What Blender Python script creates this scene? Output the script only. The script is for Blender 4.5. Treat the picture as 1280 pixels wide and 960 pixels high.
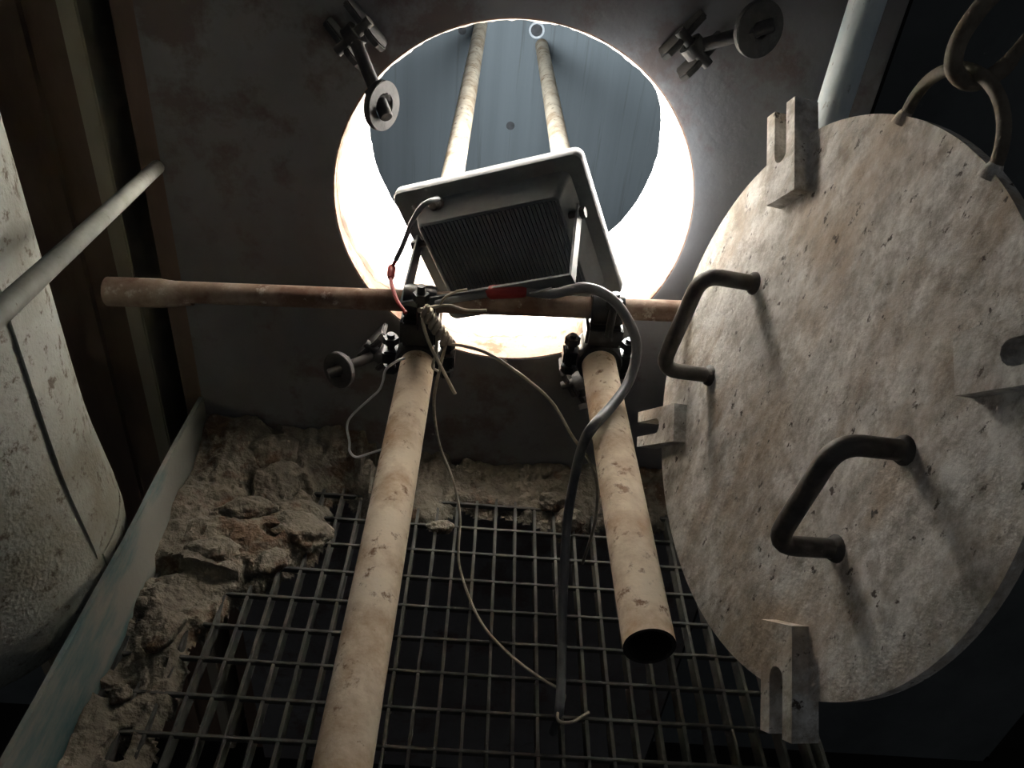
import bpy, bmesh, math, random
from mathutils import Vector, Matrix, noise

for o in list(bpy.data.objects):
    bpy.data.objects.remove(o)
random.seed(7)
S = bpy.context.scene
COL = S.collection

# ---------------------------------------------------------------- camera
cd = bpy.data.cameras.new('camera')
cam = bpy.data.objects.new('camera', cd)
COL.objects.link(cam)
cd.sensor_width = 36.0
cd.lens = 28.125
cd.clip_start = 0.02
cam.matrix_world = Matrix(((0.996055, -0.077974, -0.042354, 0.0000), (0.011597, 0.587602, -0.809067, 0.0000), (0.087973, 0.805385, 0.586188, 1.1486), (0, 0, 0, 1)))
S.camera = cam

# ---------------------------------------------------------------- world, exposure
W = bpy.data.worlds.new('world')
S.world = W
W.use_nodes = True
bg = W.node_tree.nodes['Background']
bg.inputs[0].default_value = (0.92, 0.96, 1.0, 1)
bg.inputs[1].default_value = 0.036
S.view_settings.view_transform = 'Standard'
S.view_settings.look = 'None'
S.view_settings.gamma = 1
S.view_settings.use_curve_mapping = False
S.view_settings.exposure = 0.32
LAMP_WATTS = 84.0          # light of the floodlight (see its builder)


# ---------------------------------------------------------------- materials
def mat(name, a, b=None, c=None, scale=8, stretch=(1, 1, 1), detail=8, lo=.35, hi=.65, spot=.0, spot_scale=60,
        rough=.85, metal=0., bump=.25, bump_scale=None, bump_dist=.004, coat=0.):
    """two noise-mixed colours, an optional third as speckle, and a fine relief"""
    m = bpy.data.materials.new(name)
    m.use_nodes = True
    nt = m.node_tree
    N, K = nt.nodes, nt.links
    bs = N['Principled BSDF']
    bs.inputs['Roughness'].default_value = rough
    bs.inputs['Metallic'].default_value = metal
    tc = N.new('ShaderNodeTexCoord')
    mp = N.new('ShaderNodeMapping')
    mp.inputs['Scale'].default_value = stretch
    K.new(tc.outputs['Object'], mp.inputs['Vector'])
    n1 = N.new('ShaderNodeTexNoise')
    n1.inputs['Scale'].default_value = scale
    n1.inputs['Detail'].default_value = detail
    n1.inputs['Roughness'].default_value = .62
    K.new(mp.outputs[0], n1.inputs['Vector'])
    out = None
    if b:
        r = N.new('ShaderNodeValToRGB')
        r.color_ramp.elements[0].position = lo
        r.color_ramp.elements[1].position = hi
        r.color_ramp.elements[0].color = (*a, 1)
        r.color_ramp.elements[1].color = (*b, 1)
        K.new(n1.outputs['Fac'], r.inputs['Fac'])
        out = r.outputs['Color']
    else:
        bs.inputs['Base Color'].default_value = (*a, 1)
    if c:
        n2 = N.new('ShaderNodeTexNoise')
        n2.inputs['Scale'].default_value = spot_scale
        n2.inputs['Detail'].default_value = 6
        n2.inputs['Roughness'].default_value = .7
        K.new(mp.outputs[0], n2.inputs['Vector'])
        r2 = N.new('ShaderNodeValToRGB')
        r2.color_ramp.elements[0].position = 1 - spot - .06
        r2.color_ramp.elements[1].position = 1 - spot + .03
        K.new(n2.outputs['Fac'], r2.inputs['Fac'])
        mx = N.new('ShaderNodeMix')
        mx.data_type = 'RGBA'
        K.new(r2.outputs['Color'], mx.inputs[0])
        K.new(out, mx.inputs[6])
        mx.inputs[7].default_value = (*c, 1)
        out = mx.outputs[2]
    if out:
        K.new(out, bs.inputs['Base Color'])
    if bump:
        n3 = N.new('ShaderNodeTexNoise')
        n3.inputs['Scale'].default_value = bump_scale or scale * 8
        n3.inputs['Detail'].default_value = 5
        K.new(tc.outputs['Object'], n3.inputs['Vector'])
        bp = N.new('ShaderNodeBump')
        bp.inputs['Strength'].default_value = bump
        bp.inputs['Distance'].default_value = bump_dist
        K.new(n3.outputs['Fac'], bp.inputs['Height'])
        K.new(bp.outputs[0], bs.inputs['Normal'])
    if coat:
        bs.inputs['Coat Weight'].default_value = coat
    return m


M = dict(
    wall=mat('sooty_steel_plate', (.135, .122, .118), (.200, .193, .194), (.125, .096, .086), scale=2.6, spot=.40, spot_scale=5, rough=.85, bump=.2, bump_scale=70),
    neck=mat('rusty_neck_steel', (.22, .125, .085), (.34, .23, .17), (.15, .075, .045), scale=9, spot=.42, spot_scale=18, rough=.9, bump=.5, bump_scale=60),
    lining=mat('pale_dust_crust', (.70, .60, .52), (.82, .76, .70), scale=14, rough=1, bump=.7, bump_scale=60),
    inner=mat('vessel_inner_steel', (.10, .11, .115), (.15, .165, .17), scale=3, rough=.9),
    far=mat('streaked_vessel_plate', (.048, .056, .061), (.068, .078, .084), (.040, .045, .048), scale=2.4, stretch=(3.5, 1, .10), lo=.3, hi=.7, spot=.38, spot_scale=5, rough=.9, bump=.1, bump_scale=30),
    hole_ring=mat('grey_ring_steel', (.16, .17, .18), (.24, .25, .26), scale=40, rough=.7, bump=0),
    pipe=mat('dusty_scaffold_pipe', (.42, .285, .17), (.74, .63, .48), (.22, .125, .07), scale=13, lo=.36, hi=.56, spot=.37, spot_scale=45, rough=.85, bump=.35, bump_scale=160, bump_dist=.002),
    rustpipe=mat('rusty_thin_pipe', (.15, .082, .052), (.32, .245, .185), (.46, .39, .32), scale=16, lo=.4, hi=.66, spot=.36, spot_scale=34, rough=.85, bump=.35, bump_scale=160, bump_dist=.002),
    duct=mat('dusty_duct_cladding', (.25, .235, .185), (.39, .392, .35), (.125, .10, .073), scale=5, lo=.38, hi=.58, spot=.39, spot_scale=42, rough=.85, bump=.5, bump_scale=150, bump_dist=.004),
    rail=mat('painted_rail_pipe', (.20, .20, .17), (.31, .305, .265), (.13, .11, .08), scale=20, spot=.33, spot_scale=60, rough=.7, bump=.2, bump_scale=120, bump_dist=.002),
    brown=mat('brown_rusty_column', (.10, .062, .045), (.19, .125, .085), scale=5, stretch=(1, 1, .3), rough=.85, bump=.2, bump_scale=60),
    flange=mat('dusty_column_flange', (.23, .19, .14), (.34, .30, .23), scale=6, stretch=(1, 1, .3), rough=.9, bump=.2, bump_scale=60),
    post=mat('bluish_lit_post', (.56, .68, .72), (.80, .87, .89), (.30, .33, .32), scale=18, stretch=(1, 1, .45), spot=.34, spot_scale=70, rough=.7, bump=.3, bump_scale=120, bump_dist=.002),  # blue-white cast of the light on the post put into its colour
    grate=mat('dusty_grating_steel', (.045, .044, .038), (.092, .089, .076), scale=18, rough=.85, bump=.3, bump_scale=120, bump_dist=.002),
    toe=mat('chipped_teal_plate', (.05, .115, .12), (.20, .195, .165), scale=5, stretch=(1, .4, 1.3), lo=.42, hi=.54, rough=.8, bump=.35, bump_scale=90, bump_dist=.002),
    dust=mat('caked_dust', (.135, .115, .087), (.245, .213, .163), (.125, .080, .048), scale=9, spot=.42, spot_scale=8, rough=1, bump=1, bump_scale=90, bump_dist=.008),
    black=mat('black_oily_steel', (.015, .016, .018), (.035, .035, .036), scale=30, rough=.32, metal=.3, bump=.2, bump_scale=160, bump_dist=.002),
    dark=mat('dark_forged_steel', (.055, .048, .044), (.11, .098, .09), scale=30, rough=.55, metal=.4, bump=.25, bump_scale=150, bump_dist=.002),
    bright=mat('worn_bright_steel', (.45, .45, .44), (.65, .65, .64), scale=40, rough=.35, metal=.8, bump=.1),
    housing=mat('glare_lifted_aluminium', (.105, .118, .126), (.13, .143, .152), scale=60, rough=.5, bump=.08, bump_scale=400, bump_dist=.001),  # black metal, lightened to carry the veiling glare over the lamp
    fins=mat('glare_lifted_heat_sink', (.070, .084, .098), (.085, .099, .114), scale=60, rough=.6, bump=0),  # blue-grey of the glare mixed into the black fins
    hook=mat('dusty_hook_steel', (.10, .082, .062), (.20, .170, .13), scale=40, rough=.7, bump=.3, bump_scale=200, bump_dist=.002),
    bolt=mat('sooty_bolt_steel', (.050, .046, .045), (.085, .078, .075), scale=40, rough=.75, metal=.1, bump=.25, bump_scale=150, bump_dist=.002),
    bore=mat('shaded_pipe_bore', (.010, .009, .008), (.020, .016, .013), scale=20, rough=1, bump=0),  # near-black: shade in the pipe mouth put into the colour
    cable=mat('sheen_grey_cable', (.15, .15, .155), (.21, .21, .215), scale=30, rough=.40, bump=.1),  # base colour raised to carry the sheen along the loop
    wire=mat('dull_binding_wire', (.30, .255, .195), (.50, .44, .35), scale=50, rough=.5, metal=.3, bump=.1),
    silver=mat('bare_aluminium_wire', (.62, .62, .62), (.8, .8, .8), scale=50, rough=.3, metal=.9, bump=0),
    red=mat('red_tape', (.27, .016, .016), (.40, .03, .027), scale=40, rough=.5, bump=.1),
    ground=mat('dark_void_backing', (.011, .010, .009), (.020, .018, .016), scale=2, rough=1, bump=0),  # near-black stands in for the unlit void under and beside the platform
    dot=mat('dark_hole', (.015, .015, .016), (.03, .03, .032), scale=30, rough=.9, bump=0),
)


def cover_material():
    """chalky dust over grey paint, brown runs following the plate's own up direction, dark chips"""
    m = bpy.data.materials.new('stained_cover_plate')
    m.use_nodes = True
    nt = m.node_tree
    N, K = nt.nodes, nt.links
    bs = N['Principled BSDF']
    bs.inputs['Roughness'].default_value = .85
    tc = N.new('ShaderNodeTexCoord')

    def nz(scale, st, detail=8, rough=.65):
        mp = N.new('ShaderNodeMapping')
        mp.inputs['Scale'].default_value = st
        mp.inputs['Rotation'].default_value = (0, 0, .5)
        K.new(tc.outputs['Object'], mp.inputs['Vector'])
        n = N.new('ShaderNodeTexNoise')
        n.inputs['Scale'].default_value = scale
        n.inputs['Detail'].default_value = detail
        n.inputs['Roughness'].default_value = rough
        K.new(mp.outputs[0], n.inputs['Vector'])
        return n.outputs['Fac']

    def ramp(f, p0, c0, p1, c1):
        r = N.new('ShaderNodeValToRGB')
        r.color_ramp.elements[0].position = p0
        r.color_ramp.elements[1].position = p1
        r.color_ramp.elements[0].color = (*c0, 1)
        r.color_ramp.elements[1].color = (*c1, 1)
        K.new(f, r.inputs['Fac'])
        return r.outputs['Color']

    def mix(f, a, b):
        x = N.new('ShaderNodeMix')
        x.data_type = 'RGBA'
        K.new(f, x.inputs[0])
        K.new(a, x.inputs[6])
        if isinstance(b, tuple):
            x.inputs[7].default_value = (*b, 1)
        else:
            K.new(b, x.inputs[7])
        return x.outputs[2]
    base = ramp(nz(14, (1.4, .8, 1), 10, .75), .38, (.34, .315, .275), .58, (.90, .885, .85))
    stain = ramp(nz(4.6, (1.5, .8, 1), 10, .7), .47, (0, 0, 0), .62, (.85, .85, .85))
    col = mix(stain, base, (.46, .37, .275))
    runs = ramp(nz(11, (2.6, .6, 1)), .57, (0, 0, 0), .70, (.75, .75, .75))
    col = mix(runs, col, (.32, .235, .16))
    mott = ramp(nz(32, (1.2, .9, 1), 8, .75), .50, (0, 0, 0), .62, (.55, .55, .55))
    col = mix(mott, col, (.22, .175, .13))
    chip = ramp(nz(46, (1.5, .9, 1), 5), .615, (0, 0, 0), .665, (1, 1, 1))
    col = mix(chip, col, (.085, .07, .058))
    K.new(col, bs.inputs['Base Color'])
    bp = N.new('ShaderNodeBump')
    bp.inputs['Strength'].default_value = .5
    bp.inputs['Distance'].default_value = .004
    K.new(nz(60, (1, 1, 1), 6), bp.inputs['Height'])
    K.new(bp.outputs[0], bs.inputs['Normal'])
    return m


M['cover'] = cover_material()


def glow_material():
    m = bpy.data.materials.new('lit_led_panel')
    m.use_nodes = True
    b = m.node_tree.nodes['Principled BSDF']
    b.inputs['Base Color'].default_value = (.9, .9, .9, 1)
    b.inputs['Emission Color'].default_value = (.86, .95, 1.0, 1)
    b.inputs['Emission Strength'].default_value = 12
    return m


M['glow'] = glow_material()


# ---------------------------------------------------------------- mesh helpers
class MB:
    def __init__(self):
        self.v, self.f = [], []

    def add(self, vs, fs):
        o = len(self.v)
        self.v += [Vector(p) for p in vs]
        self.f += [tuple(i + o for i in f) for f in fs]
        return self

    def box(self, lo, hi, mtx=None):
        vs = [Vector((x, y, z)) for z in (lo[2], hi[2]) for y in (lo[1], hi[1]) for x in (lo[0], hi[0])]
        if mtx:
            vs = [mtx @ p for p in vs]
        return self.add(vs, [(0, 2, 3, 1), (4, 5, 7, 6), (0, 1, 5, 4), (2, 6, 7, 3), (0, 4, 6, 2), (1, 3, 7, 5)])

    def tube(self, pts, r, n=12, caps=True, inner=None):
        """round bar along a polyline; r is one radius or one per point"""
        pts = [Vector(p) for p in pts]
        rs = r if isinstance(r, (list, tuple)) else [r] * len(pts)
        tang = []
        for i in range(len(pts)):
            a, b = pts[max(i - 1, 0)], pts[min(i + 1, len(pts) - 1)]
            tang.append((b - a).normalized())
        up = Vector((0, 0, 1)) if abs(tang[0].z) < .9 else Vector((1, 0, 0))
        x = tang[0].cross(up).normalized()
        vs, fs = [], []
        for i, p in enumerate(pts):
            x = (x - tang[i] * x.dot(tang[i])).normalized()
            y = tang[i].cross(x)
            for k in range(n):
                a = 2 * math.pi * k / n
                vs.append(p + (x * math.cos(a) + y * math.sin(a)) * rs[i])
        for i in range(len(pts) - 1):
            for k in range(n):
                k2 = (k + 1) % n
                fs.append((i * n + k, i * n + k2, (i + 1) * n + k2, (i + 1) * n + k))
        if caps:
            fs.append(tuple(range(n - 1, -1, -1)))
            L = (len(pts) - 1) * n
            fs.append(tuple(L + k for k in range(n)))
        return self.add(vs, fs)

    def lathe(self, prof, mtx, n=32, arc=(0, 2 * math.pi), closed_profile=False):
        """profile of (radius, height) turned about local z"""
        full = abs(arc[1] - arc[0] - 2 * math.pi) < 1e-6
        m = n if full else n + 1
        vs, fs = [], []
        for (r, h) in prof:
            for k in range(m):
                a = arc[0] + (arc[1] - arc[0]) * k / n
                vs.append(mtx @ Vector((r * math.cos(a), r * math.sin(a), h)))
        q = len(prof)
        for i in range(q if closed_profile else q - 1):
            j = (i + 1) % q
            for k in range(n):
                k2 = (k + 1) % m
                fs.append((i * m + k, i * m + k2, j * m + k2, j * m + k))
        if closed_profile and not full:
            fs.append(tuple(i * m for i in range(q)))
            fs.append(tuple(i * m + m - 1 for i in range(q - 1, -1, -1)))
        return self.add(vs, fs)

    def prism(self, outline, lo, hi, mtx=None, hole=None):
        """outline in local x,z pushed from y=lo to y=hi"""
        n = len(outline)
        vs = [Vector((x, lo, z)) for x, z in outline] + [Vector((x, hi, z)) for x, z in outline]
        if mtx:
            vs = [mtx @ p for p in vs]
        fs = [tuple(range(n)), tuple(range(2 * n - 1, n - 1, -1))]
        fs += [(i, i + n, (i + 1) % n + n, (i + 1) % n) for i in range(n)]
        return self.add(vs, fs)

    def mesh(self, name, m, off=Vector(), smooth=False, inv=None, bevel=0):
        me = bpy.data.meshes.new(name)
        me.from_pydata([(inv @ p) if inv else (p - off) for p in self.v], [], self.f)
        bm = bmesh.new()
        bm.from_mesh(me)
        if bevel:
            bmesh.ops.remove_doubles(bm, verts=bm.verts, dist=1e-6)
            bmesh.ops.bevel(bm, geom=[e for e in bm.edges if len(e.link_faces) == 2 and e.calc_face_angle(0) > .6],
                            offset=bevel, segments=2, affect='EDGES', clamp_overlap=True)
        bmesh.ops.recalc_face_normals(bm, faces=bm.faces)
        bm.to_mesh(me)
        bm.free()
        me.materials.append(m)
        if smooth:
            for p in me.polygons:
                p.use_smooth = True
            me.set_sharp_from_angle(angle=math.radians(38))
        return me


def obj(name, mb, m, parent=None, smooth=True, bevel=0, origin=None):
    """ONE mesh object; vertices are given in world space unless the parent carries a rotation (then local)"""
    if parent is not None and parent.get('_local'):
        me = mb.mesh(name, m, smooth=smooth, bevel=bevel)
        o = bpy.data.objects.new(name, me)
    else:
        base = Vector(parent.location) if parent is not None else Vector(origin or (0, 0, 0))
        me = mb.mesh(name, m, off=base, smooth=smooth, bevel=bevel)
        o = bpy.data.objects.new(name, me)
        if parent is None:
            o.location = base
        elif parent.parent is not None or parent.type == 'MESH':
            # a sub-part: keep world placement
            pass
    COL.objects.link(o)
    if parent is not None:
        o.parent = parent
    return o


def sub(name, mb, m, part, smooth=True, bevel=0):
    """sub-part of a part; parts sit at their thing's origin so the same offset holds"""
    thing = part.parent
    if thing is not None and thing.get('_local'):
        me = mb.mesh(name, m, smooth=smooth, bevel=bevel)
    else:
        me = mb.mesh(name, m, off=Vector(thing.location if thing else (0, 0, 0)), smooth=smooth, bevel=bevel)
    o = bpy.data.objects.new(name, me)
    COL.objects.link(o)
    o.parent = part
    return o


def tag(o, label, cat, group=None):
    o['label'] = label
    o['category'] = cat
    if group:
        o['group'] = group
    return o


def thing(name, loc, label, cat, group=None):
    o = bpy.data.objects.new(name, None)
    o.empty_display_size = .05
    o.location = loc
    COL.objects.link(o)
    return tag(o, label, cat, group)


def struct(o):
    o['kind'] = 'structure'
    return o


def frame_to(a, b, up=(0, 0, 1)):
    """matrix whose z runs from a to b, origin at a"""
    a, b = Vector(a), Vector(b)
    z = (b - a).normalized()
    u = Vector(up)
    if abs(z.dot(u)) > .95:
        u = Vector((1, 0, 0))
    x = u.cross(z).normalized()
    y = z.cross(x)
    return Matrix(((x.x, y.x, z.x, a.x), (x.y, y.y, z.y, a.y), (x.z, y.z, z.z, a.z), (0, 0, 0, 1)))


def spline(pts, k=8):
    """Catmull-Rom through the points"""
    P = [Vector(p) for p in pts]
    P = [P[0] * 2 - P[1]] + P + [P[-1] * 2 - P[-2]]
    out = []
    for i in range(1, len(P) - 2):
        for j in range(k):
            t = j / k
            a, b, c, d = P[i - 1], P[i], P[i + 1], P[i + 2]
            out.append(.5 * ((2 * b) + (c - a) * t + (2 * a - 5 * b + 4 * c - d) * t * t + (3 * b - a - 3 * c + d) * t ** 3))
    out.append(P[-2])
    return out


def hexagon(mb, mtx, r, h0, h1):
    return mb.lathe([(0.0001, h0), (r, h0), (r, h1), (0.0001, h1)], mtx, n=6)


# ---------------------------------------------------------------- the vessel: wall with manhole, neck, inside
HX, HZ, HR, WY, NY = .0366, .5937, .300, 1.262, 1.62     # hole centre, radius, wall face, inner end of the neck
TAU = 2 * math.pi


def holed_wall(y0, y1, x0, x1, z0, z1, r):
    angs = [TAU * k / 120 for k in range(120)] + [math.atan2(z - HZ, x - HX) % TAU for x in (x0, x1) for z in (z0, z1)]
    angs = sorted(angs)
    n = len(angs)
    vs = []
    for y in (y0, y1):
        for a in angs:
            vs.append((HX + r * math.cos(a), y, HZ + r * math.sin(a)))
        for a in angs:
            c, s_ = math.cos(a), math.sin(a)
            k = min(((x1 - HX) / c if c > 1e-9 else (x0 - HX) / c if c < -1e-9 else 1e9),
                    ((z1 - HZ) / s_ if s_ > 1e-9 else (z0 - HZ) / s_ if s_ < -1e-9 else 1e9))
            vs.append((HX + k * c, y, HZ + k * s_))
    fs = []
    for k in range(n):
        j = (k + 1) % n
        fs += [(k, j, n + j, n + k), (2 * n + k, 3 * n + k, 3 * n + j, 2 * n + j),
               (k, 2 * n + k, 2 * n + j, j), (n + k, n + j, 3 * n + j, 3 * n + k)]
    return MB().add(vs, fs)


wall = struct(obj('wall_back', holed_wall(WY, WY + .014, -.544, .575, -1.2, 2.4, HR + .0025), M['wall'], smooth=False))
YM = Matrix.Translation((HX, 0, HZ)) @ Matrix.Rotation(-math.pi / 2, 4, 'X')       # local z -> world +y
nk = MB().lathe([(HR, WY + .001), (HR + .003, WY + .001), (HR + .003, NY), (HR, NY)], YM, n=120, closed_profile=True)
neck = obj('manhole_neck', nk, M['neck'], parent=wall)
# crust of dust inside the neck with a ragged near edge
vs, fs = [], []
n, rows = 260, 18
for k in range(n):
    a = TAU * k / n
    low = min(1, max(0, (.15 - math.sin(a)) / .85))
    edge = WY + .012 + .052 * low + (.006 + .022 * low) * noise.noise((math.cos(a) * 3, math.sin(a) * 3, .3)) + (.004 + .010 * low) * noise.noise((math.cos(a) * 16, math.sin(a) * 16, 2.3))  # upper edge shaped to reach forward and catch a white rim of light
    for i in range(rows + 1):
        t = (i / rows) ** 1.6
        y = edge + (NY - .002 - edge) * t
        th = (.0008 if i == 0 else .0068 - .0022 * (1 - low) + (.0045 - .0022 * (1 - low)) * noise.noise((math.cos(a) * 9, math.sin(a) * 9, y * 22)) + .0018 * (1 - low) * noise.noise((math.cos(a) * 45, math.sin(a) * 45, i)))
        vs.append((HX + (HR - th) * math.cos(a), y, HZ + (HR - th) * math.sin(a)))
for k in range(n):
    for i in range(rows):
        a, b = k * (rows + 1) + i, ((k + 1) % n) * (rows + 1) + i
        fs.append((a, b, b + 1, a + 1))
obj('dust_crust', MB().add(vs, fs), M['lining'], parent=wall)

struct(obj('wall_inner_front', holed_wall(NY, NY + .02, -1.9, 2.0, -1.6, 2.4, HR + .012), M['inner'], smooth=False))
FY = 3.80
wf = struct(obj('wall_inner_far', MB().box((-1.9, FY, -1.6), (2.0, FY + .03, 2.4)), M['far'], smooth=False))
struct(obj('wall_inner_left', MB().box((-1.93, NY + .02, -1.6), (-1.9, FY, 2.4)), M['inner'], smooth=False))
struct(obj('wall_inner_right', MB().box((2.0, NY + .02, -1.6), (2.03, FY, 2.4)), M['inner'], smooth=False))
struct(obj('floor_inner', MB().box((-1.93, NY, -1.63), (2.03, FY + .03, -1.6)), M['inner'], smooth=False))
struct(obj('ceiling_inner', MB().box((-1.93, NY, 2.4), (2.03, FY + .03, 2.43)), M['inner'], smooth=False))
# marks on the far plate: a bolt hole with a ring, another hole, a dark chip
for (c, r, ring) in (((0.137, 3.8, 0.343), .026, True), ((-0.192, 3.8, 0.31), .018, False), ((0.058, 3.8, -0.093), .020, False)):
    mt = frame_to(c, (c[0], c[1] - 1, c[2]))
    if ring:
        obj('bolt_hole_ring', MB().lathe([(r, 0), (r + .009, 0), (r + .009, .012), (r, .012)], mt, n=28, closed_profile=True), M['hole_ring'], parent=wf)
    mb = MB()
    prof = [(.0001, .003), (r * .8, .003), (r, .001)]
    mb.lathe(prof, mt, n=20)
    obj('plate_hole', mb, M['dot'], parent=wf)

# left of the vessel: corner strip, dark recess, column flange and web
struct(obj('trim_1', MB().box((-.592, WY + .030, -1.2), (-.545, WY + .06, 2.4)), M['brown'], smooth=False))
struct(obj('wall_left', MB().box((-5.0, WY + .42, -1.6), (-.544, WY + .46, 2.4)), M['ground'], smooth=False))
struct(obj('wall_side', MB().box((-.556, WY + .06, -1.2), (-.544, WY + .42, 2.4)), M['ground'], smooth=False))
colm = thing('steel_column', (-.75, WY + .15, -1.2), 'rusty brown steel column with a paler flange left of the manhole wall', 'column')
obj('flange', MB().box((-.668, WY + .02, -1.2), (-.637, WY + .30, 2.4)), M['flange'], colm, smooth=False, bevel=.003)
obj('web', MB().box((-1.05, WY + .05, -1.2), (-.668, WY + .07, 2.4)), M['brown'], colm, smooth=False)
obj('stiffener', MB().box((-.760, WY + .035, -1.2), (-.735, WY + .05, 2.4)), M['brown'], colm, smooth=False)
obj('flange', MB().box((-1.08, WY - .02, -1.2), (-1.05, WY + .30, 2.4)), M['flange'], colm, smooth=False, bevel=.003)

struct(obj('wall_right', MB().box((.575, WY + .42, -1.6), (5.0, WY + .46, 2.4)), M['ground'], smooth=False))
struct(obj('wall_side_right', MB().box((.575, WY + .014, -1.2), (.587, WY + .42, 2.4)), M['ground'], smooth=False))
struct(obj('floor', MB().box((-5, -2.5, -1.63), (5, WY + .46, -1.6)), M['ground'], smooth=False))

# ---------------------------------------------------------------- grating with its bars
gr = thing('steel_grating', (.2, .6, -.032), 'dusty steel bar grating floor in front of the manhole', 'grating')
PX, PY, GX, GY = .0387, .0648, .0947, .6441
Y0, Y1, X0, X1 = -.15, 1.256, -.532, .575
b1 = MB().box((-.0027, Y0 - .6, -.032), (.0027, Y1 - .6, 0)).mesh('bearing_bar', M['grate'], bevel=.0008)
k = math.ceil((X0 + .01 - GX) / PX)
while GX + k * PX < X1:
    o = bpy.data.objects.new('bearing_bar', b1)
    COL.objects.link(o)
    o.parent = gr
    o.location = (GX + k * PX - .2, 0, .032)
    k += 1
b2 = MB().box((X0 - .2, -.0028, -.009), (X1 - .2, .0028, .0012)).mesh('cross_bar', M['grate'], bevel=.0008)
k = math.ceil((Y0 - GY) / PY)
while GY + k * PY < Y1:
    o = bpy.data.objects.new('cross_bar', b2)
    COL.objects.link(o)
    o.parent = gr
    o.location = (0, GY + k * PY - .6, .032)
    k += 1
obj('edge_bar', MB().box((X0 - .006, Y0, -.05), (X0, Y1, .002)), M['grate'], gr, smooth=False)
obj('edge_bar', MB().box((X1, Y0, -.05), (X1 + .006, Y1, .002)), M['grate'], gr, smooth=False)

# toe plate along the left edge
tp = MB()
vs, fs = [], []
ny = 40
for i in range(ny + 1):
    y = Y0 + (Y1 - Y0) * i / ny
    w = .003 * noise.noise((0, y * 3, 1))
    for (dx, z) in ((0, -.06), (0, .149), (.008, .149), (.008, -.06)):
        vs.append((-.5465 + dx + w * (z > 0), y, z + (.003 * noise.noise((3, y * 5, 0)) if z > 0 else 0)))
for i in range(ny):
    for k in range(4):
        fs.append((i * 4 + k, i * 4 + (k + 1) % 4, i * 4 + 4 + (k + 1) % 4, i * 4 + 4 + k))
fs += [(0, 1, 2, 3), (ny * 4 + 3, ny * 4 + 2, ny * 4 + 1, ny * 4)]
tag(obj('toe_plate', tp.add(vs, fs), M['toe'], smooth=False, origin=(-.54, .55, 0)), 'dusty flat toe plate with chipped teal paint along the left edge of the grating', 'toe plate')

# ---------------------------------------------------------------- scaffold pipes
def hollow_pipe(name, a, b, r, t, m, label, cat='pipe', n=36, group=None, wob=.0):
    a, b = Vector(a), Vector(b)
    mt = frame_to(a, b)
    L = (b - a).length
    mb = MB()
    seg = 24
    prof = [(r - t, 0)] + [(r, L * i / seg) for i in range(seg + 1)] + [(r - t, L)]
    mb.lathe(prof, mt, n=n, closed_profile=True)
    o = obj(name, mb, m, origin=a)
    o.data.materials.append(M['bore'])
    q = len(prof)
    for i in (0, q - 2, q - 1):
        for k in range(n):
            o.data.polygons[i * n + k].material_index = 1
    return tag(o, label, cat, group)


hollow_pipe('scaffold_pipe', (-.0995, .22, .3965), (-.1105, FY - .01, .347), .0285, .004, M['pipe'],
            'long dusty scaffold pipe through the manhole, under the twisted wires', group='scaffold pipes through the manhole')
hollow_pipe('scaffold_pipe', (.2031, .525, .4392), (.166, FY - .01, .281), .0285, .004, M['pipe'],
            'dusty scaffold pipe through the manhole, its open end above the grating beside the round cover', group='scaffold pipes through the manhole')
HA, HB = Vector((-0.597, 1.115, 0.465)), Vector((0.324, 1.118, 0.51))
hollow_pipe('cross_pipe', HA, HB, .0175, .003, M['rustpipe'], 'thin rusty pipe lying across the lower manhole, carrying the floodlight')
cpipe = bpy.data.objects['cross_pipe']
hd_ = (HB - HA).normalized()
sl = MB().lathe([(.0178, 0), (.0235, 0), (.0235, .085), (.0215, .100), (.0178, .135)], frame_to(HA - hd_ * .004 - Vector((0, 0, .004)), HB), n=28, closed_profile=True)
sv = bpy.data.objects.new('sleeve', sl.mesh('sleeve', M['rustpipe'], off=HA, smooth=True))
COL.objects.link(sv)
sv.parent = cpipe


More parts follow.
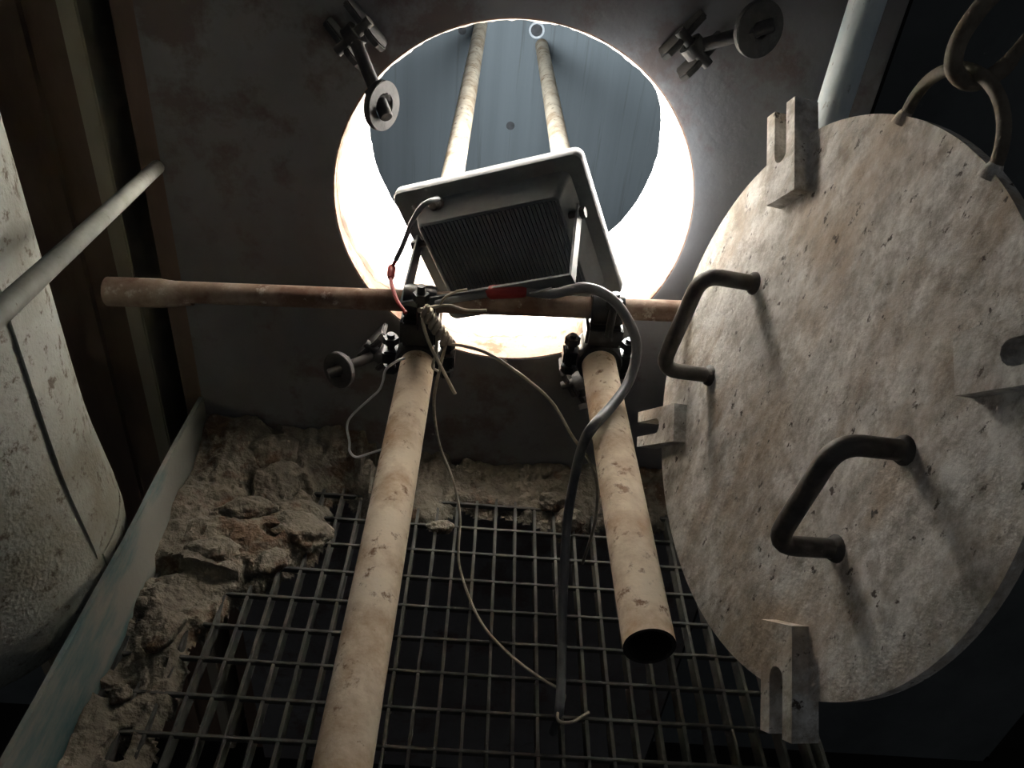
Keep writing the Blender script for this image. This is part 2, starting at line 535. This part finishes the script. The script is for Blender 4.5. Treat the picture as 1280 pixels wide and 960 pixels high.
# ---------------------------------------------------------------- couplers
def coupler(px, pz, label, group):
    """two bands at right angles with a saddle between, each closed by a bolt and nut"""
    t = (px - HA.x) / (HB.x - HA.x)
    h = HA.lerp(HB, t)
    y = h.y
    root = thing('scaffold_coupler', (px, y, pz), label, 'clamp', group)
    ym = Matrix.Translation((px, y, pz)) @ Matrix.Rotation(-math.pi / 2, 4, 'X')
    xm = Matrix.Translation(h) @ Matrix.Rotation(math.pi / 2, 4, 'Y')
    r = .0292
    obj('lower_band', MB().lathe([(r, -.030), (r + .007, -.030), (r + .009, -.022), (r + .009, .022), (r + .007, .030), (r, .030)], ym, n=32, closed_profile=True), M['black'], root)
    q = .0180
    obj('upper_band', MB().lathe([(q, -.026), (q + .007, -.026), (q + .009, -.018), (q + .009, .018), (q + .007, .026), (q, .026)], xm, n=32, closed_profile=True), M['black'], root)
    z0, z1 = pz + r + .004, h.z - q - .004
    obj('saddle', MB().box((px - .030, y - .030, z0), (px + .030, y + .030, z1)), M['black'], root, smooth=False, bevel=.005)
    for sx in (-1, 1):
        # lower bolts: stand beside the pipe
        c = Vector((px + sx * .047, y - .004, pz - .030))
        mb = MB().tube([c, c + Vector((0, 0, .070))], .0065, 10)
        bo = obj('bolt', mb, M['black'], root)
        sub('nut', hexagon(MB(), Matrix.Translation(c), .013, .052, .064), M['black'], bo, smooth=False)
        sub('bolt_head', hexagon(MB(), Matrix.Translation(c), .013, -.004, .008), M['black'], bo, smooth=False)
        lo, hi = sorted((sx * .030, sx * .060))
        obj('lug', MB().box((px + lo, y - .020, pz - .012), (px + hi, y + .012, pz + .012)), M['black'], root, smooth=False, bevel=.003)
    c = Vector((px + .004, y - .038, h.z - .028))
    bo = obj('bolt', MB().tube([c, c + Vector((0, 0, .078))], .0065, 10), M['black'], root)
    nb = MB()
    hexagon(nb, Matrix.Translation(c), .013, .052, .065)
    sub('nut', nb, M['black'], bo, smooth=False)
    obj('hinge', MB().tube([(px - .022, y + .030, h.z - .004), (px + .026, y + .030, h.z - .004)], .008, 12), M['black'], root)
    return root


coupler(-.1022, .3851, 'black scaffold clamp holding the cross pipe, wrapped by twisted wire', 'scaffold clamps')
coupler(.1973, .4120, 'black oily scaffold clamp holding the cross pipe, beside the looping grey cable', 'scaffold clamps')

# ---------------------------------------------------------------- floodlight
LM = Matrix(((.8942, .1841, -.4079, .0335), (-.2282, .9723, -.0626, 1.215), (.3846, .1502, .9107, .5555), (0, 0, 0, 1)))
fl = thing('floodlight', (0, 0, 0), 'black LED floodlight leaning in the manhole, its finned back turned outward', 'floodlight')
fl.matrix_world = LM
fl['_local'] = 1


def rrect(w, h, r, k=5):
    out = []
    for cx, cz, a0 in ((w / 2 - r, h / 2 - r, 0), (-w / 2 + r, h / 2 - r, 90), (-w / 2 + r, -h / 2 + r, 180), (w / 2 - r, -h / 2 + r, 270)):
        for i in range(k + 1):
            a = math.radians(a0 + 90 * i / k)
            out.append((cx + r * math.cos(a), cz + r * math.sin(a)))
    return out


def loft(levels):
    """closed skins between rounded rectangles (outline, y)"""
    mb = MB()
    n = len(levels[0][0])
    vs = [(x, y, z) for out, y in levels for x, z in out]
    fs = []
    for i in range(len(levels) - 1):
        for k in range(n):
            fs.append((i * n + k, i * n + (k + 1) % n, (i + 1) * n + (k + 1) % n, (i + 1) * n + k))
    return mb.add(vs, fs), n, len(levels)


FW, FH = .326, .267
mb, n, L = loft([(rrect(FW - .016, FH - .016, .010), .018), (rrect(FW - .002, FH - .002, .014), .018), (rrect(FW, FH, .014), .015), (rrect(FW, FH, .014), .000),
                 (rrect(FW - .004, FH - .004, .014), -.004), (rrect(FW - .050, FH - .050, .012), -.004)])
obj('frame', mb, M['housing'], fl)
mb, n, L = loft([(rrect(FW - .048, FH - .048, .014), -.0035), (rrect(FW - .062, FH - .062, .014), -.010), (rrect(FW - .082, FH - .086, .012), -.040), (rrect(FW - .086, FH - .090, .012), -.042)])
mb.f.append(tuple((L - 1) * n + k for k in range(n)))
hs = obj('housing', mb, M['housing'], fl)
mb = MB()
for i in range(34):
    x = -.114 + .228 * i / 33
    mb.box((x - .0017, -.0445, -.084), (x + .0017, -.041, .084))
fo = obj('cooling_fins', mb, M['fins'], fl, smooth=False)
fo['kind'] = 'stuff'
obj('led_panel', MB().box((-.140, .0105, -.110), (.140, .0125, .110)), M['glow'], fl, smooth=False)
mb, n, L = loft([(rrect(FW - .012, FH - .012, .010), .0120), (rrect(FW - .012, FH - .012, .010), .010), (rrect(FW - .05, FH - .05, .010), .010)])
mb.f.append(tuple((L - 1) * n + k for k in range(n)))
obj('back_plate', mb, M['housing'], fl)
ld = bpy.data.lights.new('led_light', 'AREA')
ld.shape = 'RECTANGLE'
ld.size, ld.size_y = .28, .22
ld.energy = LAMP_WATTS
ld.spread = math.radians(128)
ld.color = (.86, .95, 1.0)
lo_ = bpy.data.objects.new('led_light', ld)
COL.objects.link(lo_)
lo_.parent = fl
lo_.location = (0, .0135, 0)
lo_.rotation_euler = (math.pi / 2, 0, 0)
# gland and lead on top of the shell
gl = MB().lathe([(.0001, 0), (.011, 0), (.011, .006), (.0095, .007), (.0095, .018), (.006, .022), (.0001, .022)], frame_to((-.082, -.018, .108), (-.082, -.050, .118)), n=10)
g = obj('cable_gland', gl, M['dark'], fl)
LI = LM.inverted()
lead = [LI @ Vector(p) for p in ((-0.084, 1.182, 0.637), (-0.093, 1.165, 0.642), (-0.107, 1.155, 0.635), (-0.121, 1.152, 0.611), (-0.129, 1.155, 0.587), (-0.138, 1.158, 0.56), (-0.147, 1.155, 0.539))]
sub('lead_cable', MB().tube(spline(lead), .0040, 10), M['cable'], g)
redw = [LI @ Vector(p) for p in ((-0.147, 1.155, 0.539), (-0.153, 1.15, 0.525), (-0.152, 1.13, 0.519), (-0.142, 1.09, 0.519), (-0.131, 1.06, 0.517), (-0.117, 1.04, 0.512))]
sub('red_wire', MB().tube(spline(redw), .0030, 8), M['red'], g)
sub('wire_joint', MB().tube(spline([redw[1] * .75 + redw[0] * .25, redw[1], redw[2]], 3), [.0045, .0066, .0066, .0066, .0066, .0066, .0045], 10), M['red'], g)
# stirrup bracket
br = MB()
PV, BA = Vector((.142, -.030, .047)), Vector((.142, -.158, .014))


def strip(a, b, half, th, sx):
    d = (b - a).normalized()
    nrm = Vector((1, 0, 0))
    w = d.cross(nrm).normalized()
    vs = []
    for p in (a - d * .012, b):
        for u in (-half, half):
            for x in (0, th * sx):
                q = p + w * u
                vs.append((q.x + x, q.y, q.z))
    return vs, [(0, 1, 3, 2), (4, 6, 7, 5), (0, 4, 5, 1), (2, 3, 7, 6), (0, 2, 6, 4), (1, 5, 7, 3)]


for sx in (-1, 1):
    v, f = strip(Vector((sx * PV.x, PV.y, PV.z)), Vector((sx * BA.x, BA.y, BA.z)), .010, .0035, -sx)
    br.add(v, f)
d = (BA - PV).normalized()
wv = d.cross(Vector((1, 0, 0))).normalized()
bar = []
for x in (-BA.x, BA.x):
    for u in (-.010, .010):
        for e in (0, .0035):
            q = BA + wv * u - d * e
            bar.append((x, q.y, q.z))
br.add(bar, [(0, 1, 3, 2), (4, 6, 7, 5), (0, 4, 5, 1), (2, 3, 7, 6), (0, 2, 6, 4), (1, 5, 7, 3)])
bk = obj('bracket', br, M['housing'], fl, smooth=False)
for sx in (-1, 1):
    pb = MB()
    mt = frame_to((sx * .115, PV.y, PV.z), (sx * .2, PV.y, PV.z))
    pb.lathe([(.0001, 0), (.0055, 0), (.0055, .027), (.0001, .027)], mt, n=12)
    hexagon(pb, mt, .009, .028, .036)
    sub('pivot_bolt', pb, M['dark'], bk, smooth=False)

# ---------------------------------------------------------------- power cable joined with red tape to the lamp
pc = thing('power_cable', (0.169, 0.714, 0.0), 'thick grey power cable looping over the right clamp and down through the grating', 'cable')
cp = [(0.004, 1.06, 0.547), (0.052, 1.05, 0.561), (0.099, 1.045, 0.563), (0.145, 1.04, 0.581), (0.185, 1.035, 0.57), (0.216, 1.02, 0.541), (0.232, 1.0, 0.507),
      (0.224, 0.97, 0.468), (0.195, 0.92, 0.456), (0.165, 0.874, 0.452), (0.16, 0.896, 0.4), (0.161, 0.921, 0.32), (0.164, 0.93, 0.2), (0.167, 0.847, 0.09), (0.17, 0.759, 0.022), (0.167, 0.715, 0.004), (0.17, 0.727, -0.05), (0.177, 0.766, -0.14)]
obj('sheath', MB().tube(spline(cp, 10), .0078, 14), M['cable'], pc)
obj('tape_wrap', MB().tube(spline([(0.002, 1.06, 0.547), (0.031, 1.054, 0.555), (0.063, 1.048, 0.563)], 5), [.006, .0105, .0112, .0108, .0112, .0108, .0112, .0108, .0108, .0105, .007], 14), M['red'], pc)
obj('tie_end', MB().tube(spline([(0.066, 1.038, 0.565), (0.077, 1.034, 0.571), (0.097, 1.036, 0.578)], 4), .0013, 6), M['silver'], pc)
obj('black_core', MB().tube(spline([(0.007, 1.056, 0.549), (-0.019, 1.062, 0.537), (-0.046, 1.066, 0.528), (-0.074, 1.07, 0.515)], 5), .0050, 10), M['cable'], pc)

# ---------------------------------------------------------------- binding wires
tw = thing('twisted_wire', (-0.074, 1.0, 0.525), 'twisted brown binding wire around the left clamp with loose ends', 'wire')
a0, b0 = Vector((-0.088, 1.01, 0.541)), Vector((-0.049, 0.995, 0.492))
ax = (b0 - a0)
e1 = ax.cross(Vector((0, 1, 0))).normalized()
e2 = ax.cross(e1).normalized()
for ph in (0, math.pi):
    pts = []
    for i in range(61):
        t = i / 60
        a = ph + t * TAU * 3.2
        pts.append(a0 + ax * t + e1 * math.cos(a) * .0072 + e2 * math.sin(a) * .0072)
    obj('twist', MB().tube(pts, .0040, 8), M['wire'], tw)
obj('loose_end', MB().tube(spline([a0, (-0.07, 1.018, 0.541), (-0.05, 1.013, 0.547), (-0.026, 1.008, 0.545), (0.004, 1.003, 0.55)]), .0022, 8), M['wire'], tw)
obj('loose_end', MB().tube(spline([a0, (-0.067, 1.018, 0.541), (-0.058, 1.016, 0.558), (-0.04, 1.018, 0.569), (-0.026, 1.018, 0.573)]), .0020, 8), M['wire'], tw)
obj('loose_end', MB().tube(spline([a0, (-0.088, 1.008, 0.519), (-0.079, 0.998, 0.494), (-0.059, 0.978, 0.466), (-0.033, 0.965, 0.423)]), .0026, 8), M['wire'], tw)
obj('loose_end', MB().tube(spline([(-0.08, 1.018, 0.519), (-0.068, 1.008, 0.503), (-0.066, 0.998, 0.474), (-0.07, 0.988, 0.454), (-0.061, 0.983, 0.449)]), .0022, 8), M['wire'], tw)

obj_w = MB().tube(spline([b0, (-0.023, 1.008, 0.481), (0.014, 0.998, 0.477), (0.068, 0.978, 0.454), (0.114, 0.965, 0.421), (0.149, 0.94, 0.379), (0.177, 0.904, 0.36), (0.198, 0.918, 0.3), (0.207, 0.923, 0.23), (0.207, 0.931, 0.16), (0.204, 0.937, 0.1)]), .0026, 8)
tag(obj('loose_wire', obj_w, M['wire'], origin=b0), 'thin brown wire running from the twist across to the right scaffold pipe', 'wire')
obj_w = MB().tube(spline([(-0.053, 1.018, 0.479), (-0.061, 1.013, 0.431), (-0.068, 1.018, 0.359), (-0.06, 1.084, 0.22), (-0.032, 1.069, 0.15), (-0.014, 1.039, 0.09), (-0.01, 0.979, 0.04), (0.013, 0.922, 0.012), (0.044, 0.862, 0.006), (0.091, 0.809, 0.006), (0.139, 0.771, 0.006), (0.173, 0.75, 0.006), (0.175, 0.733, 0.007), (0.164, 0.709, 0.008), (0.167, 0.696, 0.008), (0.187, 0.697, 0.008), (0.214, 0.716, 0.006)]), .0026, 8)
tag(obj('loose_wire', obj_w, M['wire'], origin=(0.092, 0.814, 0.0)), 'thin brown wire hanging from the twist and trailing across the grating', 'wire')
obj_w = MB().tube(spline([(-0.12, 1.06, 0.415), (-0.132, 1.055, 0.412), (-0.149, 1.05, 0.397), (-0.153, 1.045, 0.378), (-0.159, 1.04, 0.362), (-0.173, 1.03, 0.35), (-0.2, 1.02, 0.322), (-0.207, 1.01, 0.306), (-0.202, 1.0, 0.282), (-0.201, 0.995, 0.266), (-0.19, 0.99, 0.259), (-0.17, 0.99, 0.268), (-0.149, 0.99, 0.279), (-0.13, 1.0, 0.283)]), .0021, 8)
tag(obj('bent_wire', obj_w, M['silver'], origin=(-0.198, 0.995, 0.256)), 'shiny bent aluminium wire sticking out left of the scaffold pipe', 'wire')


# ---------------------------------------------------------------- swing bolts around the manhole
def swing_bolt(base, tip, wash_n, wash_r, label, wr=.0125):
    base, tip = Vector(base), Vector(tip)
    root = thing('swing_bolt', (base.x, WY, base.z), label, 'swing bolt', 'swing bolts around the manhole')
    rad = Vector((base.x - HX, 0, base.z - HZ)).normalized()
    tn = Vector((-rad.z, 0, rad.x))
    pv = Vector((base.x, WY - .036, base.z))
    for sgn in (-1, 1):
        c = Vector((base.x, WY, base.z)) + tn * sgn * .021
        mt = Matrix(((tn.x, 0, rad.x, c.x), (tn.y, 1, rad.y, c.y), (tn.z, 0, rad.z, c.z), (0, 0, 0, 1)))
        mb = MB()
        out = [(-.040, 0), (-.040, -.030)] + [(-.022 + .030 * math.sin(math.radians(a)) - .0, -.030 - .022 * math.cos(math.radians(a - 90)) * 0 - .024 * math.sin(math.radians(a)) * 0 - .024 * (1 - abs(a) / 90) * .9) for a in (-40, -15, 15, 45)] + [(.040, -.030), (.040, 0)]
        vs = []
        for x in (-.005, .005):
            for (s_, yy) in out:
                vs.append(mt @ Vector((x, yy, s_)))
        k = len(out)
        fs = [tuple(range(k)), tuple(range(2 * k - 1, k - 1, -1))] + [(i, i + k, (i + 1) % k + k, (i + 1) % k) for i in range(k)]
        obj('ear', mb.add(vs, fs), M['bolt'], root, smooth=False, bevel=.002)
    obj('pin', MB().tube([pv - tn * .034, pv + tn * .034], .008, 14), M['bolt'], root)
    L = (tip - pv).length
    mt = frame_to(pv, tip)
    eye = MB().lathe([(.010, -.009), (.018, -.009), (.018, .009), (.010, .009)], frame_to(pv, pv + tn), n=20, closed_profile=True)
    eye.lathe([(.0001, .014), (.0095, .014), (.0095, L + .018), (.008, L + .021), (.0001, L + .021)], mt, n=18)
    obj('shank', eye, M['bolt'], root)
    nb = MB()
    hexagon(nb, mt, .017, L - .026, L - .006)
    obj('nut', nb, M['bolt'], root, smooth=False)
    wn = Vector(wash_n).normalized()
    obj('washer', MB().lathe([(wr, -.005), (wash_r, -.005), (wash_r, .005), (wr, .005)], frame_to(tip, tip + wn), n=32, closed_profile=True), M['bolt'], root, bevel=.001)
    return root


swing_bolt((-0.218, 1.262, 0.856), (-0.164, 1.13, 0.791), (.85, -.52, .05), .034, 'swing bolt with a big washer hanging into the upper left of the manhole', wr=.017)
swing_bolt((0.273, 1.262, 0.885), (0.352, 1.2, 0.923), (.35, -.93, .1), .038, 'dark swing bolt with a large round washer at the upper right of the manhole')
swing_bolt((-0.185, 1.262, 0.307), (-0.254, 1.19, 0.288), (-.5, -.8, .2), .034, 'dark swing bolt pointing left below the manhole, beside the left scaffold pipe')
swing_bolt((0.189, 1.262, 0.28), (0.22, 1.215, 0.236), (.3, -.6, -.7), .026, 'dark swing bolt under the manhole, half hidden by the right scaffold pipe')

# ---------------------------------------------------------------- manhole cover
CC = Vector((.396, .803, .5726))
cn = Vector((-.97, -.172, .171)).normalized()
ct = Vector((0, 0, 1)).cross(cn).normalized()
cs = cn.cross(ct)
cov = thing('manhole_cover', (0, 0, 0), 'round stained steel manhole cover hanging by its ring on the hook', 'manhole cover')
# local axes: x = along the plate towards the viewer, y = up in the plate, z = out of the face
cov.matrix_world = Matrix(((ct.x, cs.x, cn.x, CC.x), (ct.y, cs.y, cn.y, CC.y), (ct.z, cs.z, cn.z, CC.z), (0, 0, 0, 1)))
cov['_local'] = 1
CR = .35
I = Matrix.Identity(4)
vs, fs = [], []
ring = [0.02, .06, .1, .14, .18, .22, .26, .30, .325, .342, .349, .350]
mb = MB()
mb.lathe([(.0002, -.018), (.20, -.018), (CR - .002, -.018), (CR, -.016), (CR, 0)] + [(r, .0) for r in (.342, .33, .28, .2, .12, .05, .0002)], I, n=120)
for i, p in enumerate(mb.v):
    if p.z > -.002:
        p.z += .0012 * noise.noise((p.x * 12, p.y * 12, 0)) * (1 if p.xy.length < .34 else 0)
plate = obj('plate', mb, M['cover'], cov)
for ang in (45, 135, 225, 315):
    mt = Matrix.Rotation(math.radians(ang), 4, 'Z')
    R0, R1, HWD, SL, SB = .268, .396, .030, .0125, .330      # inner end, outer end, half width, half slot, slot bottom
    out = [(R0, -HWD), (R1, -HWD), (R1, -SL), (SB, -SL)] + [(SB - SL * math.sin(math.radians(a)), -SL * math.cos(math.radians(a))) for a in (30, 60, 90, 120, 150)] + [(SB, SL), (R1, SL), (R1, HWD), (R0, HWD)]
    k = len(out)
    vs = [mt @ Vector((x, y, z)) for z in (-.014, .022) for x, y in out]
    # faces split round the slot so that every polygon is convex
    top = [(0, 1, 2, 3), (0, 3, 4, 5, 6), (0, 6, k - 1), (k - 1, 6, 7, 8, 9), (k - 1, 9, 10, 11)]
    fs = [tuple(i for i in f) for f in top] + [tuple(i + k for i in reversed(f)) for f in top] + [(i, (i + 1) % k, (i + 1) % k + k, i + k) for i in range(k)]
    obj('slotted_lug', MB().add(vs, fs), M['cover'], cov, smooth=False)


def rounded(pts, r, k=6):
    P = [Vector(p) for p in pts]
    out = [P[0]]
    for i in range(1, len(P) - 1):
        a, b = (P[i - 1] - P[i]).normalized(), (P[i + 1] - P[i]).normalized()
        for j in range(k + 1):
            t = j / k
            out.append((P[i] + a * r).lerp(P[i], t).lerp(P[i].lerp(P[i] + b * r, t), t))
    out.append(P[-1])
    return out


for hx, b0_, b1_ in ((-.190, -.096, .064), (.180, -.070, .077)):
    mb = MB().tube(rounded([(hx, b1_, -.004), (hx, b1_, .082), (hx, b0_, .082), (hx, b0_, -.004)], .030), .0115, 14)
    hd = obj('handle', mb, M['dark'], cov)
    for bz in (b0_, b1_):
        w = MB().lathe([(.0165, .0), (.015, .004), (.0118, .008)], Matrix.Translation((hx, bz, 0)), n=18)
        for p in w.v:
            p.z += .002 * noise.noise(p * 160)
        sub('weld', w, M['dark'], hd)
# the ring: a half hoop standing upright over the top edge
upl = Vector((cs.z, 0, 0))
hoop = []
up_l = Vector((ct.z, cs.z, cn.z))            # world up in plate axes
for i in range(33):
    a = math.pi * i / 32
    q = Vector((-.0765 * math.cos(a), .336, -.006)) + up_l * (.074 * math.sin(a) ** .85)
    hoop.append(q)
hoop = [hoop[0] - up_l * .012] + hoop + [hoop[-1] - up_l * .012]
lr = obj('lifting_ring', MB().tube(hoop, .0066, 12), M['hook'], cov)
for sx in (-1, 1):
    w = MB().lathe([(.0105, -.004), (.0092, .005), (.0066, .011)], Matrix.Translation((sx * .0765, .336, -.004)) @ Matrix.Rotation(-math.pi / 2, 4, 'X'), n=14)
    sub('weld', w, M['cover'], lr)

# ---------------------------------------------------------------- hook above the cover
hk = thing('lifting_hook', (.452, .812, .96), 'dusty steel lifting hook through the ring of the round cover', 'hook')
hp = [(.458, .812, 1.20), (.458, .812, 1.10), (.452, .812, 1.06), (.438, .812, 1.033), (.430, .812, 1.005), (.434, .812, .981), (.449, .812, .968), (.467, .812, .969), (.482, .812, .982), (.489, .812, 1.000), (.492, .812, 1.016)]
pts = spline(hp, 6)
nP = len(pts)
rad = []
for i in range(nP):
    t = i / (nP - 1)
    rad.append(.0075 if t < .25 else .0085 if t < .82 else .0085 * (1 - (t - .82) / .18 * .6))
obj('hook', MB().tube(pts, rad, 14), M['hook'], hk)
obj('swivel', MB().lathe([(.0001, 0), (.012, 0), (.018, .012), (.018, .05), (.012, .06), (.0001, .06)], Matrix.Translation((.458, .812, 1.17)), n=18), M['dark'], hk)
for i in range(5):
    c = Vector((.458, .812, 1.247 + i * .036))
    lk = []
    for k in range(24):
        a = TAU * k / 24
        x, z = .011 * math.cos(a), .024 * math.sin(a)
        lk.append(c + (Vector((x, 0, z)) if i % 2 else Vector((0, x, z))))
    obj('chain_link', MB().tube(lk + [lk[0]], .004, 8, caps=False), M['dark'], hk)

# pale painted post behind the cover
po = thing('davit_post', (.47, 1.15, .42), 'pale painted post tinted by bluish light, rising behind the round cover', 'post')
obj('pole', MB().tube([(.47, 1.15, .42 + 1.9 * i / 20) for i in range(21)], .0235, 28), M['post'], po)
for z in (.46, .60):
    obj('wall_lug', MB().box((.440, 1.15, z), (.500, WY, z + .012)), M['dark'], po, smooth=False, bevel=.002)

# ---------------------------------------------------------------- duct and rail at the left
AXD, RD = Vector((-.82, .86, 0)), .239
dt = thing('clad_duct', (AXD.x, AXD.y, -.01), 'dusty grey upright duct with a lapped cladding seam at the left edge', 'duct')
prof = []
for z, r in ((2.2, 0), (1.6, 0), (1.0, 0), (.60, 0), (.42, 0), (.33, .001), (.28, .004), (.22, .010), (.17, .015), (.12, .018), (.08, .016), (.045, .006), (.018, -.014), (0.0, -.045), (-.010, -.085)):
    prof.append((RD + r, z))
T = Matrix.Translation(AXD)
mb = MB().lathe(prof, T, n=96)
mb.f.append(tuple(len(mb.v) - 96 + k for k in range(96)))
for p in mb.v:
    d = Vector((p.x - AXD.x, p.y - AXD.y, 0)).normalized()
    p += d * .003 * noise.noise((p.x * 6, p.y * 6, p.z * 6))
obj('duct_shell', mb, M['duct'], dt)
# the lapped sheet: wraps the side turned to the platform as far as the seam
seam = math.radians(-6)
prof2 = [(r + .0042, z) for r, z in prof if z >= .16] + [(RD + .0190, .15)]
prof2 += [(r - .004, z) for r, z in reversed(prof2)]
mb = MB().lathe(prof2, T, n=60, arc=(seam, seam + math.radians(120)), closed_profile=True)
obj('cladding_sheet', mb, M['duct'], dt)
prof3 = [(RD + .0205, .148)] + [(r + .004, z) for r, z in prof if z < .148 and z > .0]
prof3 += [(r - .003, z) for r, z in reversed(prof3)]
mb = MB().lathe(prof3, T, n=60, arc=(seam + math.radians(3), seam + math.radians(120)), closed_profile=True)
obj('cladding_sheet', mb, M['duct'], dt)

ra, rb = Vector((-.548, 1.255, .6185)), Vector((-0.437, 0.62, 0.735))
re = ra + (rb - ra) * 2.3
mb = MB().tube([ra.lerp(re, i / 16) for i in range(17)], .0113, 18)
tag(obj('rail_pipe', mb, M['rail'], origin=ra), 'thin painted rail pipe slanting from the wall corner past the left duct', 'rail')

# ---------------------------------------------------------------- caked dust on the grating
def interp(tab, x):
    for (a, b), (c, d) in zip(tab, tab[1:]):
        if a <= x <= c:
            return b + (d - b) * (x - a) / (c - a)
    return tab[0][1] if x < tab[0][0] else tab[-1][1]


LEFT = [(.2, -.46), (.59, -.435), (.69, -.432), (.76, -.437), (.82, -.440), (.895, -.408), (.948, -.332), (1.0, -.29), (1.072, -.257), (1.144, -.285), (1.3, -.25)]
WALL = [(-.55, 1.13), (-.294, 1.144), (-.252, 1.165), (-.177, 1.10), (-.062, 1.12), (-.01, 1.165), (.088, 1.15), (.169, 1.135), (.184, 1.11), (.283, 1.155), (.40, 1.15), (.6, 1.16), (.98, 1.19)]
nx_, ny_ = 220, 220
xs = [-.538 + i * (.57 + .538) / nx_ for i in range(nx_ + 1)]
ys = [.25 + j * (1.258 - .25) / ny_ for j in range(ny_ + 1)]
hts = {}
vs = []
for j, y in enumerate(ys):
    xb = interp(LEFT, y)
    for i, x in enumerate(xs):
        n1 = noise.noise((x * 16, y * 16, 0))
        n2 = noise.noise((x * 38, y * 38, 4))
        n3 = noise.noise((x * 95, y * 95, 8))
        n0 = noise.noise((x * 7, y * 7, 2))
        dl = xb - x + .022 * n1 + .012 * n2
        dw = (y - interp(WALL, x)) + .016 * n1 + .010 * n2
        d = max(dl, dw)
        cap = .030 + .030 * max(n0, -.6) + (.028 if y > .93 and x < -.22 else 0) + (.05 * max(0, (y - 1.12) / .13) if x < -.2 else .02 * max(0, (y - 1.14) / .1))
        h = -.016 + min(max(d, -.2) * 1.1, cap * (.55 + .45 * min(1, max(0, d) / .1)))
        if d > 0:
            h += .013 * n1 + .011 * abs(n2) + .0035 * n3
            # broken crust: pits and overhanging edges
            pit = noise.noise((x * 22 + 5, y * 22, 11))
            if pit > .33 and d > .02:
                h -= .045 * (pit - .33) / .25
        hts[(i, j)] = h
        vs.append((x, y, h))
fs = []
for j in range(ny_):
    for i in range(nx_):
        q = [(i, j), (i + 1, j), (i + 1, j + 1), (i, j + 1)]
        if max(hts[k] for k in q) > -.020:
            fs.append(tuple(b * (nx_ + 1) + a for a, b in q))
used = sorted({k for f in fs for k in f})
rm = {k: i for i, k in enumerate(used)}
mb = MB().add([vs[k] for k in used], [tuple(rm[k] for k in f) for f in fs])
du = tag(obj('caked_dust', mb, M['dust'], origin=(-.4, .9, 0)), 'pale caked dust heaped on the grating along the toe plate and wall', 'dust')
du['kind'] = 'stuff'


def clod(x, y, z, sx, sy, sz, rot, label, seed):
    bm = bmesh.new()
    bmesh.ops.create_icosphere(bm, subdivisions=4, radius=1)
    for v in bm.verts:
        p = v.co.copy()
        k = 1 + .30 * noise.noise(p * 1.3 + Vector((seed, 0, 0))) + .16 * noise.noise(p * 3.2 + Vector((0, seed, 0))) + .07 * noise.noise(p * 8 + Vector((0, 0, seed)))
        v.co = Vector((p.x * sx, p.y * sy, p.z * sz)) * k
    me = bpy.data.meshes.new('dust_clod')
    bm.to_mesh(me)
    bm.free()
    me.materials.append(M['dust'])
    for p in me.polygons:
        p.use_smooth = True
    o = bpy.data.objects.new('dust_clod', me)
    o.location = (x, y, z)
    o.rotation_euler = (0, 0, rot)
    COL.objects.link(o)
    return tag(o, label, 'clod', 'clods of caked dust')


CL = [
    (-.405, 1.205, .062, .055, .036, .034, .2, 'brown rounded clod standing against the wall at the back of the dust heap'),
    (-.315, 1.045, .020, .060, .038, .024, -.3, 'broad tan clod at the edge of the heap over the open grating cells'),
    (-.412, 1.062, .046, .052, .022, .020, .25, 'long pale clod with a dark overhang in the middle of the heap'),
    (-.445, .965, .034, .050, .030, .022, .1, 'pale clod with a flat top halfway along the toe plate'),
    (-.345, .972, .010, .034, .026, .020, .6, 'dark grey clod at the edge of the open cells below the tan clod'),
    (-.470, .795, .030, .024, .038, .022, -.4, 'whitish clod lying near the toe plate in front of the heap'),
    (-.497, .690, .020, .016, .014, .012, .0, 'small rounded pebble of dust at the foot of the teal toe plate'),
    (-.150, 1.098, .004, .018, .014, .016, .3, 'small tan crumb caught in the grating right of the left scaffold pipe'),
    (-.052, 1.090, .004, .024, .012, .014, .1, 'small tan crumb caught in the grating behind the hanging brown wire'),
    (.205, 1.125, .008, .030, .022, .026, .5, 'brown clod on the grating behind the grey cable'),
    (.168, 1.168, .018, .030, .020, .020, .2, 'dark crumbly clod at the wall foot left of the grey cable'),
]
for i, c in enumerate(CL):
    clod(*c, seed=i * 3.7 + 1)

for o in bpy.data.objects:
    if '_local' in o:
        del o['_local']
